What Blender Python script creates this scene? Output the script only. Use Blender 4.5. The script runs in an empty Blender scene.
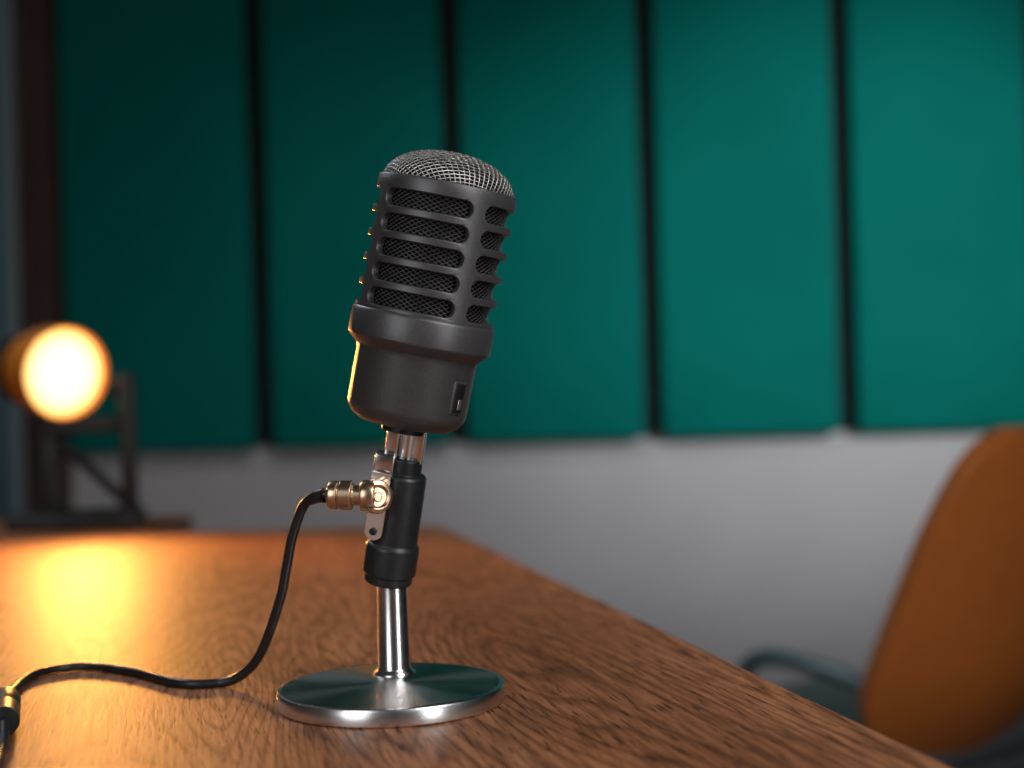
import bpy, bmesh, math, random
from mathutils import Vector, Matrix
random.seed(4)
scene = bpy.context.scene
try:
    scene.view_settings.view_transform = 'Standard'
except Exception:
    pass
COL = scene.collection

# ------------------------------------------------------------------ materials
def newmat(name):
    m = bpy.data.materials.new(name); m.use_nodes = True
    nt = m.node_tree
    b = nt.nodes.get('Principled BSDF')
    return m, nt, b

def simple(name, col, rough=.5, metal=0., nscale=60., var=.12, bump=.0, rvar=.08, emis=None, estr=0, coat=0):
    m, nt, b = newmat(name)
    tc = nt.nodes.new('ShaderNodeTexCoord')
    n = nt.nodes.new('ShaderNodeTexNoise'); n.inputs['Scale'].default_value = nscale
    n.inputs['Detail'].default_value = 4
    nt.links.new(tc.outputs['Object'], n.inputs['Vector'])
    r = nt.nodes.new('ShaderNodeValToRGB')
    r.color_ramp.elements[0].position = .3; r.color_ramp.elements[1].position = .7
    r.color_ramp.elements[0].color = (*[c*(1-var) for c in col], 1)
    r.color_ramp.elements[1].color = (*[min(1, c*(1+var)) for c in col], 1)
    nt.links.new(n.outputs['Fac'], r.inputs['Fac'])
    nt.links.new(r.outputs['Color'], b.inputs['Base Color'])
    mr = nt.nodes.new('ShaderNodeMapRange')
    mr.inputs['To Min'].default_value = max(.02, rough-rvar); mr.inputs['To Max'].default_value = rough+rvar
    nt.links.new(n.outputs['Fac'], mr.inputs['Value'])
    nt.links.new(mr.outputs['Result'], b.inputs['Roughness'])
    b.inputs['Metallic'].default_value = metal
    if coat: b.inputs['Coat Weight'].default_value = coat
    if bump:
        bp = nt.nodes.new('ShaderNodeBump'); bp.inputs['Strength'].default_value = bump
        bp.inputs['Distance'].default_value = .001
        nt.links.new(n.outputs['Fac'], bp.inputs['Height'])
        nt.links.new(bp.outputs['Normal'], b.inputs['Normal'])
    if emis:
        b.inputs['Emission Color'].default_value = (*emis, 1)
        b.inputs['Emission Strength'].default_value = estr
    return m

M_body = simple('mic_body_satin', (.092, .090, .094), .40, .5, 1400, .14, .08)
M_mesh = simple('mic_mesh_wire', (.56, .54, .53), .34, .9, 300, .2)
M_meshin = simple('mic_inner_mesh', (.13, .125, .125), .45, .8, 300, .2)
M_foam = simple('mic_foam', (.004, .004, .004), .95, 0, 700, .4)
M_black = simple('black_plastic', (.014, .017, .019), .40, 0, 500, .15, .1)
M_chrome = simple('chrome', (.82, .82, .83), .22, 1, 200, .05, 0, .04)
M_rim = simple('turned_steel', (.80, .80, .81), .26, 1, 200, .05, 0, .04)
M_brass = simple('brass', (.66, .47, .32), .30, 1, 300, .06, 0, .04)
M_rubber = simple('cable_rubber', (.014, .014, .015), .38, 0, 200, .2)
M_dark = simple('dark_metal', (.02, .02, .021), .45, .4, 100, .2)
M_housing = simple('lamp_housing_orange_lit', (.85, .27, .03), .35, .2, 60, .1)  # dark metal housing, with the lamp's orange light put into its colour
M_wall = simple('wall_paint', (.55, .525, .54), .85, 0, 6, .03, .05)
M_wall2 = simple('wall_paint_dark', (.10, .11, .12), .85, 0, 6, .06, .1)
M_ceil = simple('ceiling_paint', (.12, .12, .12), .9, 0, 6, .04)
M_back = simple('panel_backing', (.002, .005, .006), .9, 0, 30, .2)
M_trim = simple('brown_trim', (.075, .036, .028), .6, 0, 20, .2)
M_curt = simple('curtain_fabric', (.22, .36, .42), .9, 0, 150, .1, .2)
M_leather = simple('orange_leather', (.64, .18, .034), .46, 0, 90, .08, .2)
M_frame = simple('chair_frame', (.20, .27, .31), .4, .4, 90, .1)
M_seatgrey = simple('seat_shell', (.10, .12, .13), .5, 0, 90, .1)
M_port = simple('port_shade_black', (.003, .003, .003), .6, 0, 90, .1)  # near-black colour stands for the shade inside the port

# brushed aluminium with concentric turning marks
M_alu, nt, b = newmat('brushed_aluminium')
tc = nt.nodes.new('ShaderNodeTexCoord')
w = nt.nodes.new('ShaderNodeTexWave'); w.wave_type = 'RINGS'; w.rings_direction = 'Z'
w.inputs['Scale'].default_value = 420; w.inputs['Distortion'].default_value = 1.5
nt.links.new(tc.outputs['Object'], w.inputs['Vector'])
bp = nt.nodes.new('ShaderNodeBump'); bp.inputs['Strength'].default_value = .12; bp.inputs['Distance'].default_value = .0004
nt.links.new(w.outputs['Fac'], bp.inputs['Height']); nt.links.new(bp.outputs['Normal'], b.inputs['Normal'])
tg = nt.nodes.new('ShaderNodeTangent'); tg.direction_type = 'RADIAL'; tg.axis = 'Z'
nt.links.new(tg.outputs['Tangent'], b.inputs['Tangent'])
b.inputs['Base Color'].default_value = (.40, .42, .43, 1); b.inputs['Metallic'].default_value = 1
b.inputs['Roughness'].default_value = .27
b.inputs['Anisotropic'].default_value = .8

# walnut wood
GRAIN = math.radians(13.9)
def wood():
    m, nt, b = newmat('walnut_wood')
    N = nt.nodes; L = nt.links
    tc = N.new('ShaderNodeTexCoord')
    m1 = N.new('ShaderNodeMapping'); m1.inputs['Rotation'].default_value = (0, 0, -GRAIN)
    L.new(tc.outputs['Object'], m1.inputs['Vector'])
    def st(sx, sy):
        q = N.new('ShaderNodeMapping'); q.inputs['Scale'].default_value = (sx, sy, 1)
        L.new(m1.outputs['Vector'], q.inputs['Vector']); return q
    def noise(q, sc, det, dist=0, rough=.55):
        n = N.new('ShaderNodeTexNoise'); n.inputs['Scale'].default_value = sc
        n.inputs['Detail'].default_value = det; n.inputs['Distortion'].default_value = dist
        n.inputs['Roughness'].default_value = rough
        L.new(q.outputs['Vector'], n.inputs['Vector']); return n
    big = noise(st(1, .11), 8, 2.5, .4, .45)
    mul = N.new('ShaderNodeMath'); mul.operation = 'MULTIPLY'; mul.inputs[1].default_value = 40
    L.new(big.outputs['Fac'], mul.inputs[0])
    fr = N.new('ShaderNodeMath'); fr.operation = 'FRACT'; L.new(mul.outputs[0], fr.inputs[0])
    fine = noise(st(1, .07), 300, 5, .2, .6)
    pore = noise(st(1, .07), 560, 2, 0, .5)
    r1 = N.new('ShaderNodeValToRGB')
    e = r1.color_ramp.elements
    e[0].position = .30; e[0].color = (.29, .118, .054, 1)
    e[1].position = .72; e[1].color = (.54, .245, .120, 1)
    L.new(big.outputs['Fac'], r1.inputs['Fac'])
    r2 = N.new('ShaderNodeValToRGB'); e = r2.color_ramp.elements
    e[0].position = 0; e[0].color = (.50, .44, .39, 1)
    e[1].position = .32; e[1].color = (1, 1, 1, 1)
    x = e.new(.85); x.color = (.95, .94, .93, 1)
    x = e.new(1.0); x.color = (.56, .50, .45, 1)
    L.new(fr.outputs[0], r2.inputs['Fac'])
    r3 = N.new('ShaderNodeValToRGB'); e = r3.color_ramp.elements
    e[0].position = .35; e[0].color = (.50, .45, .41, 1); e[1].position = .60; e[1].color = (1.08, 1.08, 1.08, 1)
    L.new(fine.outputs['Fac'], r3.inputs['Fac'])
    r4 = N.new('ShaderNodeValToRGB'); e = r4.color_ramp.elements
    e[0].position = .34; e[0].color = (.36, .31, .27, 1); e[1].position = .42; e[1].color = (1, 1, 1, 1)
    L.new(pore.outputs['Fac'], r4.inputs['Fac'])
    def mx(a, c):
        q = N.new('ShaderNodeMixRGB'); q.blend_type = 'MULTIPLY'; q.inputs[0].default_value = 1
        L.new(a, q.inputs[1]); L.new(c, q.inputs[2]); return q.outputs[0]
    o = mx(mx(mx(r1.outputs[0], r2.outputs[0]), r3.outputs[0]), r4.outputs[0])
    L.new(o, b.inputs['Base Color'])
    bp = N.new('ShaderNodeBump'); bp.inputs['Strength'].default_value = .35; bp.inputs['Distance'].default_value = .0004
    ad = N.new('ShaderNodeMath'); ad.operation = 'ADD'
    L.new(fine.outputs['Fac'], ad.inputs[0]); L.new(pore.outputs['Fac'], ad.inputs[1])
    L.new(ad.outputs[0], bp.inputs['Height']); L.new(bp.outputs['Normal'], b.inputs['Normal'])
    mr = N.new('ShaderNodeMapRange'); mr.inputs['To Min'].default_value = .44; mr.inputs['To Max'].default_value = .60
    L.new(fine.outputs['Fac'], mr.inputs['Value']); L.new(mr.outputs['Result'], b.inputs['Roughness'])
    b.inputs['Specular IOR Level'].default_value = .30
    return m
M_wood = wood()

# teal felt
M_teal, nt, b = newmat('teal_felt')
tc = nt.nodes.new('ShaderNodeTexCoord')
n = nt.nodes.new('ShaderNodeTexNoise'); n.inputs['Scale'].default_value = 2.2; n.inputs['Detail'].default_value = 3
nt.links.new(tc.outputs['Object'], n.inputs['Vector'])
r = nt.nodes.new('ShaderNodeValToRGB')
r.color_ramp.elements[0].position = .3; r.color_ramp.elements[0].color = (.0006, .155, .130, 1)
r.color_ramp.elements[1].position = .7; r.color_ramp.elements[1].color = (.0012, .195, .163, 1)
nt.links.new(n.outputs['Fac'], r.inputs['Fac']); nt.links.new(r.outputs['Color'], b.inputs['Base Color'])
n2 = nt.nodes.new('ShaderNodeTexNoise'); n2.inputs['Scale'].default_value = 350
nt.links.new(tc.outputs['Object'], n2.inputs['Vector'])
bp = nt.nodes.new('ShaderNodeBump'); bp.inputs['Strength'].default_value = .3; bp.inputs['Distance'].default_value = .002
nt.links.new(n2.outputs['Fac'], bp.inputs['Height']); nt.links.new(bp.outputs['Normal'], b.inputs['Normal'])
b.inputs['Roughness'].default_value = .8
b.inputs['Specular IOR Level'].default_value = .06

M_carpet = simple('carpet', (.07, .07, .075), .95, 0, 300, .25, .5)

# ------------------------------------------------------------------ mesh helpers
def finish(bm, name, mat, angle=35, mw=None, parent=None, smooth=True):
    bmesh.ops.recalc_face_normals(bm, faces=bm.faces)
    me = bpy.data.meshes.new(name)
    for f in bm.faces: f.smooth = smooth
    a = math.radians(angle)
    for e in bm.edges:
        if len(e.link_faces) == 2 and e.calc_face_angle(0) > a: e.smooth = False
    bm.to_mesh(me); bm.free()
    me.materials.append(mat)
    ob = bpy.data.objects.new(name, me); COL.objects.link(ob)
    if mw is not None: ob.matrix_world = mw
    if parent is not None: setparent(ob, parent)
    return ob

def setparent(ob, p):
    mw = ob.matrix_basis.copy()
    ob.parent = p
    ob.matrix_parent_inverse = p.matrix_basis.inverted()
    ob.matrix_basis = mw

def empty(name, loc):
    e = bpy.data.objects.new(name, None); e.empty_display_size = .05
    e.location = loc; COL.objects.link(e)
    e.matrix_basis = Matrix.Translation(loc)
    return e

def lathe(name, prof, mat, segs=64, mw=None, parent=None, bevel=0., knurl=None, angle=35):
    bm = bmesh.new(); rings = []
    for i, (r, z) in enumerate(prof):
        if r < 1e-6:
            rings.append([bm.verts.new((0, 0, z))]); continue
        ring = []
        for k in range(segs):
            t = 2*math.pi*k/segs
            rr = r*(0.95 if (knurl and i in knurl and (k//2) % 2) else 1)
            ring.append(bm.verts.new((rr*math.cos(t), rr*math.sin(t), z)))
        rings.append(ring)
    for a, c in zip(rings, rings[1:]):
        if len(a) == 1 and len(c) == 1: continue
        for k in range(segs):
            k2 = (k+1) % segs
            if len(a) == 1: bm.faces.new((a[0], c[k], c[k2]))
            elif len(c) == 1: bm.faces.new((a[k], c[0], a[k2]))
            else: bm.faces.new((a[k], c[k], c[k2], a[k2]))
    ob = finish(bm, name, mat, angle, mw, parent)
    if bevel:
        for p in ob.data.polygons: p.use_smooth = True
        md = ob.modifiers.new('b', 'BEVEL'); md.width = bevel; md.segments = 3
        md.limit_method = 'ANGLE'; md.angle_limit = math.radians(28); md.harden_normals = False
    return ob

def box(name, size, loc, mat, bevel=.002, mw=None, parent=None, rot=None, segs=3):
    bm = bmesh.new(); bmesh.ops.create_cube(bm, size=1)
    for v in bm.verts: v.co = Vector((v.co.x*size[0], v.co.y*size[1], v.co.z*size[2]))
    if bevel: bmesh.ops.bevel(bm, geom=bm.edges[:], offset=bevel, segments=segs, affect='EDGES', profile=.5)
    T = Matrix.Translation(loc)
    if rot is not None: T = T @ rot
    if mw is not None: T = mw @ T
    return finish(bm, name, mat, 50, T, parent)

def extrude_poly(name, pts, z0, z1, mat, bevel=0., mw=None, parent=None):
    bm = bmesh.new()
    lo = [bm.verts.new((x, y, z0)) for x, y in pts]; hi = [bm.verts.new((x, y, z1)) for x, y in pts]
    bm.faces.new(lo[::-1]); bm.faces.new(hi)
    n = len(pts)
    for i in range(n): bm.faces.new((lo[i], lo[(i+1) % n], hi[(i+1) % n], hi[i]))
    ob = finish(bm, name, mat, 35, mw, parent)
    if bevel:
        md = ob.modifiers.new('b', 'BEVEL'); md.width = bevel; md.segments = 3
        md.limit_method = 'ANGLE'; md.angle_limit = math.radians(40)
    return ob

def tube(name, pts, rad, mat, parent=None, smoothpath=True, nseg=14, cyclic=False, sub=12, loc=None):
    P = [Vector(p) for p in pts]
    out = []
    if smoothpath:
        n = len(P)
        for i in range(n-1):
            p0 = P[i-1] if i > 0 else P[i]*2-P[i+1]
            p1, p2 = P[i], P[i+1]
            p3 = P[i+2] if i+2 < n else P[i+1]*2-P[i]
            for k in range(sub):
                t = k/sub
                out.append(.5*((2*p1)+(-p0+p2)*t+(2*p0-5*p1+4*p2-p3)*t*t+(-p0+3*p1-3*p2+p3)*t**3))
        out.append(P[-1])
    else: out = P
    bm = bmesh.new(); rings = []
    T = (out[1]-out[0]).normalized()
    nrm = T.orthogonal().normalized()
    for i, p in enumerate(out):
        a = out[max(0, i-1)]; c = out[min(len(out)-1, i+1)]
        t = (c-a).normalized()
        nrm = (nrm - t*nrm.dot(t)).normalized(); bn = t.cross(nrm)
        rr = rad(i/(len(out)-1)) if callable(rad) else rad
        rings.append([bm.verts.new(p+rr*(math.cos(2*math.pi*k/nseg)*nrm+math.sin(2*math.pi*k/nseg)*bn)) for k in range(nseg)])
    for a, c in zip(rings, rings[1:]):
        for k in range(nseg): bm.faces.new((a[k], a[(k+1) % nseg], c[(k+1) % nseg], c[k]))
    bm.faces.new(rings[0][::-1]); bm.faces.new(rings[-1])
    return finish(bm, name, mat, 50, None, parent)

def frame(origin, z, xhint=(1, 0, 0)):
    z = Vector(z).normalized(); x = Vector(xhint); x = (x - z*x.dot(z)).normalized(); y = z.cross(x)
    m = Matrix((x, y, z)).transposed().to_4x4(); m.translation = Vector(origin); return m

# ------------------------------------------------------------------ room
WY = 3.24
def slab(name, lo, hi, mat):
    c = [(a+b_)/2 for a, b_ in zip(lo, hi)]; s = [b_-a for a, b_ in zip(lo, hi)]
    return box(name, s, c, mat, 0)
slab('floor', (-2.2, -2.0, -.1), (3.0, WY, 0), M_carpet)
slab('ceiling', (-2.2, -2.0, 2.7), (3.0, WY, 2.8), M_ceil)
slab('wall_back', (-2.3, WY, -.1), (3.1, WY+.1, 2.8), M_wall)
slab('wall_left', (-2.3, -2.0, -.1), (-2.2, WY, 2.8), M_wall2)
slab('wall_right', (3.0, -2.0, -.1), (3.1, WY, 2.8), M_wall2)
slab('wall_front', (-2.3, -2.1, -.1), (3.1, -2.0, 2.8), M_wall2)
slab('baseboard_back', (-2.2, WY-.015, 0), (3.0, WY, .09), M_wall)

PB = .772; PT = 2.66
slab('backing_board', (-.985, WY-.012, PB+.004), (2.95, WY, PT), M_back)  # dark board the panels are mounted on, showing in their gaps
edges = [-1.0]+[-.559+.438*k for k in range(9)]
for i in range(8):
    x0, x1 = edges[i], edges[i+1]
    if i > 0: x0 += .0195
    x1 -= .0195
    if x1 > 2.95: break
    nm = 'acoustic_panel' if i == 0 else 'acoustic_panel.%03d' % i
    box(nm, (x1-x0, .045, PT-PB), ((x0+x1)/2, WY-.012-.0225, (PB+PT)/2), M_teal, .012)
slab('trim_2', (-1.075, WY-.07, 0.0), (-1.006, WY, 2.7), M_trim)
bm = bmesh.new(); rows = []
for i in range(161):
    t = i/160; x = -2.1+t*1.01
    y = WY-.09+.028*math.sin(t*62)+.008*math.sin(t*23+1)
    rows.append((bm.verts.new((x, y, .03)), bm.verts.new((x, y, 2.66))))
for a, c in zip(rows, rows[1:]): bm.faces.new((a[0], c[0], c[1], a[1]))
cur = finish(bm, 'curtain', M_curt, 80)
md = cur.modifiers.new('s', 'SOLIDIFY'); md.thickness = .003

# ------------------------------------------------------------------ desk
desk = empty('desk', (-.4, 1.0, .75))
pts = [(.2416, .25)]
B = Vector((-.083, 1.562)); d1 = (Vector((.2416, .25))-B).normalized(); d2 = Vector((-1, 0))
R = .022
p0 = B+d1*R; p1 = B+d2*R
for k in range(7):
    t = k/6; q = (1-t)**2*p0+2*t*(1-t)*B+t*t*p1; pts.append((q.x, q.y))
pts += [(-.405, 1.562), (-.405, 1.785), (-1.3, 1.785), (-1.3, .25)]
extrude_poly('desk_top', pts, .718, .75, M_wood, .003, None, desk)
for i, (x, y) in enumerate([(.12, .36), (-.16, 1.45), (-1.22, .36), (-1.22, 1.68)]):
    box('leg_%d' % (i+1), (.05, .05, .716), (x, y, .359), M_dark, .004, None, desk)
box('rail_1', (.04, 1.10, .05), (-.02, .905, .69), M_dark, .003, None, desk, Matrix.Rotation(math.radians(14.4), 4, 'Z'))
box('rail_2', (.04, 1.27, .05), (-1.22, 1.02, .69), M_dark, .003, None, desk)
box('rail_3', (1.28, .04, .05), (-.56, .36, .69), M_dark, .003, None, desk)

# ------------------------------------------------------------------ microphone
BX, BY = -.0625, .690
mic = empty('studio_microphone', (BX, BY, .75))
T0 = Matrix.Translation((BX, BY, .75))
lathe('base_rim', [(.0500, 0), (.0540, 0), (.0552, .0010), (.0553, .0068), (.0546, .0082), (.0530, .0086), (.0522, .0085), (.0500, .0080)],
      M_rim, 128, T0, mic, 0, None, 30)
lathe('base_disc', [(0, .0002), (.0505, .0002), (.0505, .0082), (.0522, .0086), (.016, .0091), (.0, .0092)],
      M_alu, 128, T0, mic, 0, None, 30)
PX, PY = -.0630, .714
Tp = Matrix.Translation((PX, PY, .75))
lathe('post', [(0, .008), (.0105, .0088), (.0102, .0100), (.0086, .0112), (.0081, .0125), (.0074, .0600), (0, .062)], M_chrome, 48, Tp, mic, 0, None, 50)

O = Vector((-.0652, .715, .8057)); U = Vector((.180, -.150, .972)).normalized()
F = frame(O, U)
lathe('holder_sleeve', [(0, -.001), (.0114, -.001), (.0122, 0), (.0122, .0035), (.0135, .0045), (.0135, .0180), (.0127, .0195), (.0121, .0200),
                        (.0119, .0540), (.0110, .0555), (.0088, .0558), (.0088, .0630), (.0080, .0640), (0, .0640)],
      M_black, 64, F, mic, .0004)
box('neck_prong_1', (.0064, .013, .026), (-.0074, 0, .0725), M_chrome, .0010, F, mic)
box('neck_prong_2', (.0056, .011, .024), (.0058, .001, .0735), M_chrome, .0010, F, mic)
lathe('neck_pin', [(0, .062), (.0045, .062), (.0045, .084), (0, .084)], M_chrome, 32, F, mic)
box('bracket_block', (.0100, .0100, .0120), (-.0095, -.0060, .0600), M_chrome, .0010, F, mic)
pl = []
for k in range(13):
    a = math.pi+math.pi*k/12
    pl.append((.0046*math.cos(a), .0046*math.sin(a)))
pl += [(.0050, .030), (-.0050, .030)]
pm = F @ Matrix.Translation((-.0098, -.0120, .0275)) @ Matrix.Rotation(math.radians(-8), 4, 'Z') @ Matrix.Rotation(math.pi/2, 4, 'X')
extrude_poly('side_plate', pl, 0, .0016, M_chrome, .0003, pm, mic)
lathe('plate_screw', [(0, 0), (.0019, 0), (.0019, .0022), (.0012, .0028), (0, .0028)], M_dark, 24, pm, mic)

# head frame: swivels in the neck bracket
F = frame(Vector((-.0716, .7060, .8040)), Vector((.216, -.066, .972))) @ Matrix.Scale(1.018, 4)
lathe('neck_collar', [(0, .0770), (.0105, .0770), (.0105, .0820), (0, .0820)], M_dark, 40, F, mic, .0004)
lathe('body_lower', [(0, .0805), (.0200, .0805), (.0222, .0809), (.0262, .0835), (.0284, .0870), (.0290, .0890), (.0292, .1140), (.0298, .1163),
                     (.0338, .1200), (.0347, .1213), (.0348, .1325), (.0342, .1338), (.0336, .13425), (.0290, .13425), (0, .13425)],
      M_body, 128, F, mic, .0005)
r0, r1 = .0336, .0302
S0, PITCH = .14005, .0116
HWa = math.radians(45)*r0; La = math.radians(39.3)*r0; h = .0041; HH = PITCH/2
def cell(thc, sc, bm):
    NX, NY = 30, 12
    Rp, Sp = [], []
    for i in range(NX):
        t = -1+2*i/NX; Rp.append((t*HWa, HH)); Sp.append((t*(La-h), h))
    for i in range(NY):
        a = math.pi/2-math.pi*i/NY; Rp.append((HWa, HH*(1-2*i/NY))); Sp.append((La-h+h*math.cos(a), h*math.sin(a)))
    for i in range(NX):
        t = 1-2*i/NX; Rp.append((t*HWa, -HH)); Sp.append((t*(La-h), -h))
    for i in range(NY):
        a = -math.pi/2-math.pi*i/NY; Rp.append((-HWa, -HH*(1-2*i/NY))); Sp.append((-(La-h)+h*math.cos(a), h*math.sin(a)))
    def pt(x, y, r):
        th = thc+x/r0
        return bm.verts.new((r*math.sin(th), -r*math.cos(th), sc+y))
    def off(i, o):
        x, y = Sp[i]; cx = max(-(La-h), min(La-h, x)); dx, dy = x-cx, y
        l = math.hypot(dx, dy) or 1
        return (x+dx/l*o, y+dy/l*o)
    n = len(Rp); rings = []
    rings.append([pt(*Rp[i], r0) for i in range(n)])
    for t in (.4,):
        rings.append([pt(Rp[i][0]*(1-t)+off(i, .0004)[0]*t, Rp[i][1]*(1-t)+off(i, .0004)[1]*t, r0) for i in range(n)])
    rings.append([pt(*off(i, .0004), r0) for i in range(n)])
    rings.append([pt(*off(i, .0001), r0-.0002) for i in range(n)])
    rings.append([pt(*off(i, 0), r0-.0005) for i in range(n)])
    rings.append([pt(*off(i, 0), r1) for i in range(n)])
    rings.append([pt(*Rp[i], r1) for i in range(n)])
    for a, c in zip(rings, rings[1:]):
        for k in range(n): bm.faces.new((a[k], a[(k+1) % n], c[(k+1) % n], c[k]))
bm = bmesh.new()
for r_ in range(5):
    for c_ in range(4): cell(math.radians(-13+90*c_), S0+PITCH*r_, bm)
bmesh.ops.remove_doubles(bm, verts=bm.verts, dist=2e-5)
finish(bm, 'slotted_grille_shell', M_body, 32, F, mic)
ST = S0+PITCH*4.5; SE = .1976
lathe('grille_top_ring', [(r1, ST), (r0, ST), (r0, SE-.0008), (r0-.0003, SE-.0003), (r0-.0010, SE), (r1+.0012, SE), (r1+.0006, SE-.0004), (r1, ST)],
      M_body, 128, F, mic, 0, None, 40)
bm = bmesh.new(); ri = .0294; NA = 104; NZ = 60; z0 = .1335; dz = .00106
vs = {}
for j in range(NZ+1):
    for i in range(NA):
        if (i+j) % 2 == 0:
            th = 2*math.pi*i/NA
            vs[(i, j)] = bm.verts.new((ri*math.sin(th), -ri*math.cos(th), z0+j*dz))
for j in range(1, NZ):
    for i in range(NA):
        if (i+j) % 2 == 1:
            bm.faces.new((vs[(i, j-1)], vs[((i+1) % NA, j)], vs[(i, j+1)], vs[((i-1) % NA, j)]))
ob = finish(bm, 'inner_mesh_sleeve', M_meshin, 180, F, mic)
md = ob.modifiers.new('w', 'WIREFRAME'); md.thickness = .00055; md.use_even_offset = False
lathe('foam_core', [(0, .134), (.0280, .134), (.0280, .1970), (.0270, .2005), (.0220, .2052), (.0120, .2088), (0, .2095)], M_foam, 64, F, mic, 0, None, 60)
def dome(rho):
    a = rho*math.pi/2
    r = .0316*math.sin(a)**.90 if a > 0 else 0
    z = .1956+.0174*max(0, math.cos(a))**.98
    return r, z
bm = bmesh.new(); G = 16; vs = {}
RR = G*.98
for i in range(-G, G+1):
    for j in range(-G, G+1):
        d = math.hypot(i, j)
        if d <= RR+.8:
            rho = min(1, d/RR); r, z = dome(rho)
            an = math.atan2(j, i)+math.radians(20)
            wv = .00034*(1 if (i+j) % 2 else -1)
            vs[(i, j)] = bm.verts.new((r*math.cos(an), r*math.sin(an), z+wv*math.cos(rho*1.5)))
for (i, j) in list(vs):
    q = [(i, j), (i+1, j), (i+1, j+1), (i, j+1)]
    if all(k in vs for k in q): bm.faces.new([vs[k] for k in q])
bmesh.ops.remove_doubles(bm, verts=bm.verts, dist=1e-5)
ob = finish(bm, 'dome_mesh', M_mesh, 180, F, mic)
md = ob.modifiers.new('w', 'WIREFRAME'); md.thickness = .00070; md.use_even_offset = False
# port on lower body
th = math.radians(54); sp = .0995
pf = F @ Matrix.Rotation(th, 4, 'Z') @ Matrix.Translation((0, -.0285, sp))
box('port_frame', (.0088, .0024, .0158), (0, 0, 0), M_body, .0006, pf, mic)
box('port_shade_block', (.0070, .0024, .0140), (0, -.0004, 0), M_port, .0004, pf, mic)  # solid block, slightly proud; its black paints the shade of a recess
box('port_tab', (.0026, .0010, .0050), (.0010, -.0014, -.003), M_mesh, .0003, pf, mic)

# brass connector + thumb screw
jf = frame((-.0915, .6905, .8512), (1, -.05, -.045), (0, 0, 1))
lathe('jack_connector', [(0, 0), (.0036, 0), (.0040, .0008), (.0066, .0012), (.0070, .002), (.0070, .0052), (.0060, .0058), (.0060, .0064), (.0072, .0068),
                         (.0072, .0122), (.0064, .0128), (.0050, .0132), (.0050, .0165), (.0070, .0168), (.0076, .018), (.0076, .0225), (.0070, .0238), (0, .0238)],
      M_brass, 64, jf, mic, .0002, None)
kf = frame((-.0692, .6935, .8495), (.42, -.90, .05), (0, 0, 1))
lathe('thumb_screw', [(0, -.004), (.0060, -.004), (.0072, -.002), (.0080, 0), (.0084, .0015), (.0084, .0055), (.0078, .0068), (.0060, .0074), (.0052, .0070), (.0046, .0062),
                      (.0024, .0062), (.0022, .0074), (0, .0076)], M_brass, 96, kf, mic, .0002, {4, 5})

# cable (plugged into the microphone)
H = .9025
CZ = .7526
cp = [(-.0880, .6905, H-.0512), (-.0935, .6910, H-.0515), (-.1036, .700, H-.0562), (-.1107, .705, H-.0718), (-.1150, .710, H-.0880), (-.1197, .715, H-.1053),
      (-.1312, .725, H-.1321), (-.1415, .731, H-.1445), (-.1540, .7345, CZ), (-.1762, .736, CZ), (-.2118, .772, CZ), (-.2440, .789, CZ),
      (-.2630, .770, CZ), (-.2600, .728, CZ), (-.2500, .690, .7535), (-.2450, .675, .7560)]
tube('cable_cord', cp, .0025, M_rubber, mic, True, 14)
tube('cable_boot', [(-.0925, .6910, H-.0514), (-.0960, .6925, H-.0520), (-.1000, .6962, H-.0536)], lambda t: .0038-.0009*t, M_rubber, mic, True, 16)
pf2 = frame((-.2500, .692, .7572), (.32, -.95, 0), (0, 0, 1))
lathe('plug_body', [(0, -.004), (.0030, -.004), (.0042, 0), (.0046, .004), (.0062, .0055), (.0066, .008), (.0066, .026), (.0060, .028), (.0060, .031), (.0066, .032), (.0066, .055), (0, .055)],
      M_black, 48, pf2, mic, .0004)
tube('cable_tail', [(-.2335, .642, .7570), (-.2200, .600, .7535), (-.2100, .540, CZ), (-.2300, .440, CZ), (-.3200, .340, CZ), (-.42, .30, CZ)], .0025, M_rubber, mic, True, 12)

# ------------------------------------------------------------------ spotlight lamp
LX, LY, LZ = -.520, 1.65, .930
lamp = empty('spotlight_lamp', (LX, LY, .75))
nrm = Vector((.74, -.67, -.09)).normalized()
lf = frame((LX, LY, LZ), nrm, (0, 0, 1))
lathe('housing', [(0, -.082), (.026, -.082), (.036, -.078), (.042, -.068), (.046, -.052), (.051, -.034), (.0535, -.012), (.0540, .004), (.0540, .008), (.0520, .008), (.0515, .000), (.0500, -.004), (0, -.006)],
      M_housing, 72, lf, lamp, .0008)
M_lens, nt, b = newmat('lamp_lens')
tc = nt.nodes.new('ShaderNodeTexCoord'); vl = nt.nodes.new('ShaderNodeVectorMath'); vl.operation = 'LENGTH'
nt.links.new(tc.outputs['Object'], vl.inputs[0])
rp = nt.nodes.new('ShaderNodeValToRGB'); mr = nt.nodes.new('ShaderNodeMapRange'); mr.inputs['From Max'].default_value = .052
nt.links.new(vl.outputs['Value'], mr.inputs['Value']); nt.links.new(mr.outputs['Result'], rp.inputs['Fac'])
e = rp.color_ramp.elements
e[0].position = .0; e[0].color = (1, .86, .60, 1); e[1].position = 1; e[1].color = (.80, .30, .02, 1)
x = e.new(.76); x.color = (.85, .62, .28, 1)
x = e.new(.93); x.color = (.80, .45, .10, 1)
nt.links.new(rp.outputs['Color'], b.inputs['Emission Color']); b.inputs['Emission Strength'].default_value = 2.4
b.inputs['Base Color'].default_value = (.8, .5, .2, 1)
lathe('lens', [(0, .006), (.02, .0052), (.04, .002), (.0512, -.001), (.0512, -.003), (0, -.003)], M_lens, 64, lf, lamp)
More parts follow.
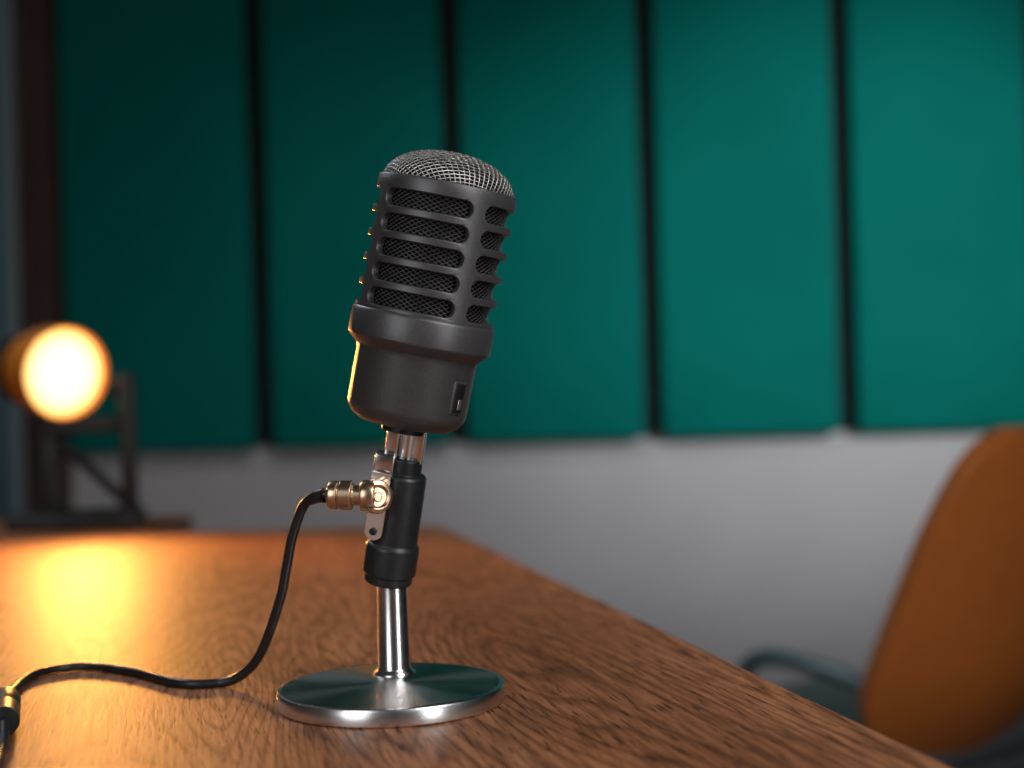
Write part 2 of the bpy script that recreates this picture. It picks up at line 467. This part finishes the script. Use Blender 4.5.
for k in range(2):
    lathe('cooling_fin_%d' % (k+1), [(.03, -.076+k*.012), (.045, -.076+k*.012), (.045, -.072+k*.012), (.03, -.072+k*.012)], M_dark, 48, lf, lamp)
fx = Vector((.985, .17, 0)); fy = Vector((-.17, .985, 0))
Rz = Matrix.Rotation(math.atan2(fx.y, fx.x), 4, 'Z')
A1 = Vector((-.452, 1.672, 0)); A2 = Vector((-.548, 1.680, 0))
box('yoke_arm_1', (.018, .034, .164), (A1.x, A1.y, .846), M_dark, .004, None, lamp, Rz)
box('yoke_arm_2', (.018, .030, .120), (A2.x, A2.y, .824), M_dark, .004, None, lamp, Rz)
lathe('pivot_knob', [(0, -.020), (.010, -.020), (.014, -.004), (.014, .009), (0, .009)], M_dark, 32, frame(Vector((A1.x, A1.y, .912)), fx, (0, 0, 1)), lamp, .001)
box('yoke_crossbar', (.105, .028, .018), ((A1.x+A2.x)/2, (A1.y+A2.y)/2, .868), M_dark, .003, None, lamp, Rz)
tube('brace_strut', [Vector((A1.x, A1.y, .772)), Vector((A2.x, A2.y, .862))], .007, M_dark, lamp, False, 8)
mid = Vector((-.512, 1.665, .759))
box('foot_plate', (.150, .085, .018), mid, M_dark, .004, None, lamp, Rz)

# ------------------------------------------------------------------ armchair
chair = empty('leather_armchair', (.60, 1.95, 0))
f = Vector((-.60, .80, 0)); wv = Vector((.80, .60, 0))
cb = Vector((.605, 1.85, .405))
def hw(v):
    ks = [(0, .06), (.05, .13), (.12, .178), (.22, .200), (.35, .199), (.54, .188), (.7, .177), (.82, .164), (.9, .152), (.96, .135), (1, .10)]
    for (a, b1), (c, d) in zip(ks, ks[1:]):
        if v <= c: t = (v-a)/(c-a); return b1+(d-b1)*t
    return ks[-1][1]
bm = bmesh.new(); NV, NU = 36, 24; grid = []
for j in range(NV+1):
    v = j/NV; v = .5-.5*math.cos(math.pi*v)
    row = []
    for i in range(NU+1):
        u = -1+2*i/NU; u = math.sin(u*math.pi/2)
        p = cb+Vector((0, 0, .425*v))+wv*(u*hw(v))+f*(.085*u*u*(hw(v)/.235)**2+.05*max(0, .35-v)**2/.12)-f*(.13*v)
        row.append(bm.verts.new(p))
    grid.append(row)
for j in range(NV):
    for i in range(NU): bm.faces.new((grid[j][i], grid[j][i+1], grid[j+1][i+1], grid[j+1][i]))
ob = finish(bm, 'backrest', M_leather, 180, None, chair)
md = ob.modifiers.new('s', 'SOLIDIFY'); md.thickness = .034; md.offset = 0
md = ob.modifiers.new('b', 'BEVEL'); md.width = .014; md.segments = 4; md.limit_method = 'ANGLE'; md.angle_limit = math.radians(50)
Rf = Matrix.Rotation(math.atan2(wv.y, wv.x), 4, 'Z')
sc = cb+f*.22
box('seat_cushion', (.38, .38, .06), (sc.x, sc.y, .400), M_seatgrey, .028, None, chair, Rf, 5)
box('seat_shell', (.36, .38, .03), (sc.x, sc.y, .360), M_seatgrey, .01, None, chair, Rf)
for sgn, k in ((-1, 1), (1, 2)):
    p = cb+wv*sgn*.180
    q = [p+f*.03+Vector((0, 0, .105)), p+f*.08+wv*sgn*.008+Vector((0, 0, .117)), p+f*.15+wv*sgn*.010+Vector((0, 0, .124)), p+f*.22+wv*sgn*.004+Vector((0, 0, .119)), p+f*.26-wv*sgn*.002+Vector((0, 0, .085)), p+f*.255-wv*sgn*.01+Vector((0, 0, -.01))]
    tube('armrest_%d' % k, q, .0125, M_frame, chair, True, 14)
k = 0
for sx in (-1, 1):
    for sy in (-1, 1):
        k += 1
        a = sc+wv*sx*.14+f*sy*.14; c = sc+wv*sx*.20+f*sy*.20
        tube('leg_%d' % k, [Vector((a.x, a.y, .355)), Vector((c.x, c.y, .0))], lambda t: .014-.004*t, M_dark, chair, False, 12)

# ------------------------------------------------------------------ lights
def area(name, loc, target, size, energy, col=(1, 1, 1), sy=None):
    l = bpy.data.lights.new(name, 'AREA'); l.energy = energy; l.size = size; l.color = col
    if sy: l.shape = 'RECTANGLE'; l.size_y = sy
    o = bpy.data.objects.new(name, l); COL.objects.link(o)
    o.location = loc; o.rotation_euler = (Vector(target)-Vector(loc)).to_track_quat('-Z', 'Y').to_euler(); return o
area('key_softbox', (.70, .05, 1.65), (-.03, .7, .85), .5, 8.5, (1, .97, .94))
area('added_fill_light', (-.70, -.35, 1.25), (-.03, .7, .9), .5, 4.5, (.96, .98, 1), .9)  # added area light to brighten the microphone from the front
area('added_strip_light', (.85, -.25, 1.0), (-.05, .7, .9), .22, 4.0, (.98, .99, 1), .9)  # added area light that gives the chrome post a bright reflection
area('rim_softbox', (-1.0, 1.7, 2.0), (-.05, .7, .95), .5, 6, (.9, .95, 1))
def spot(name, loc, target, energy, col, ang, blend, soft):
    s = bpy.data.lights.new(name, 'SPOT'); s.energy = energy; s.color = col; s.spot_size = math.radians(ang); s.spot_blend = blend; s.shadow_soft_size = soft
    o = bpy.data.objects.new(name, s); COL.objects.link(o); o.location = loc
    o.rotation_euler = (Vector(target)-Vector(loc)).to_track_quat('-Z', 'Y').to_euler(); return o
spot('wall_wash', (1.45, 1.3, 1.40), (.80, 3.2, 1.14), 112, (.93, .98, 1), 52, 1, .12)
spot('wall_wash_low', (.1, 1.9, 1.9), (-.15, 3.2, .60), 17, (.97, .98, 1), 78, 1, .15)
spot('lamp_beam', Vector((LX, LY, LZ))+nrm*.02, Vector((LX, LY, LZ))+Vector((.28, -.95, -.16)), 19, (1, .40, .08), 110, .8, .045)

w = bpy.data.worlds.new('room_ambient'); scene.world = w; w.use_nodes = True
w.node_tree.nodes['Background'].inputs[0].default_value = (.5, .6, .7, 1)
w.node_tree.nodes['Background'].inputs[1].default_value = .05

# ------------------------------------------------------------------ camera
cam = bpy.data.cameras.new('camera'); co = bpy.data.objects.new('camera', cam); COL.objects.link(co)
co.location = (0, 0, H); co.rotation_euler = (math.radians(90), math.radians(1.6), 0)
cam.lens = 50; cam.sensor_width = 36; cam.clip_start = .02
cam.dof.use_dof = True; cam.dof.focus_distance = .674; cam.dof.aperture_fstop = 4.0
scene.camera = co
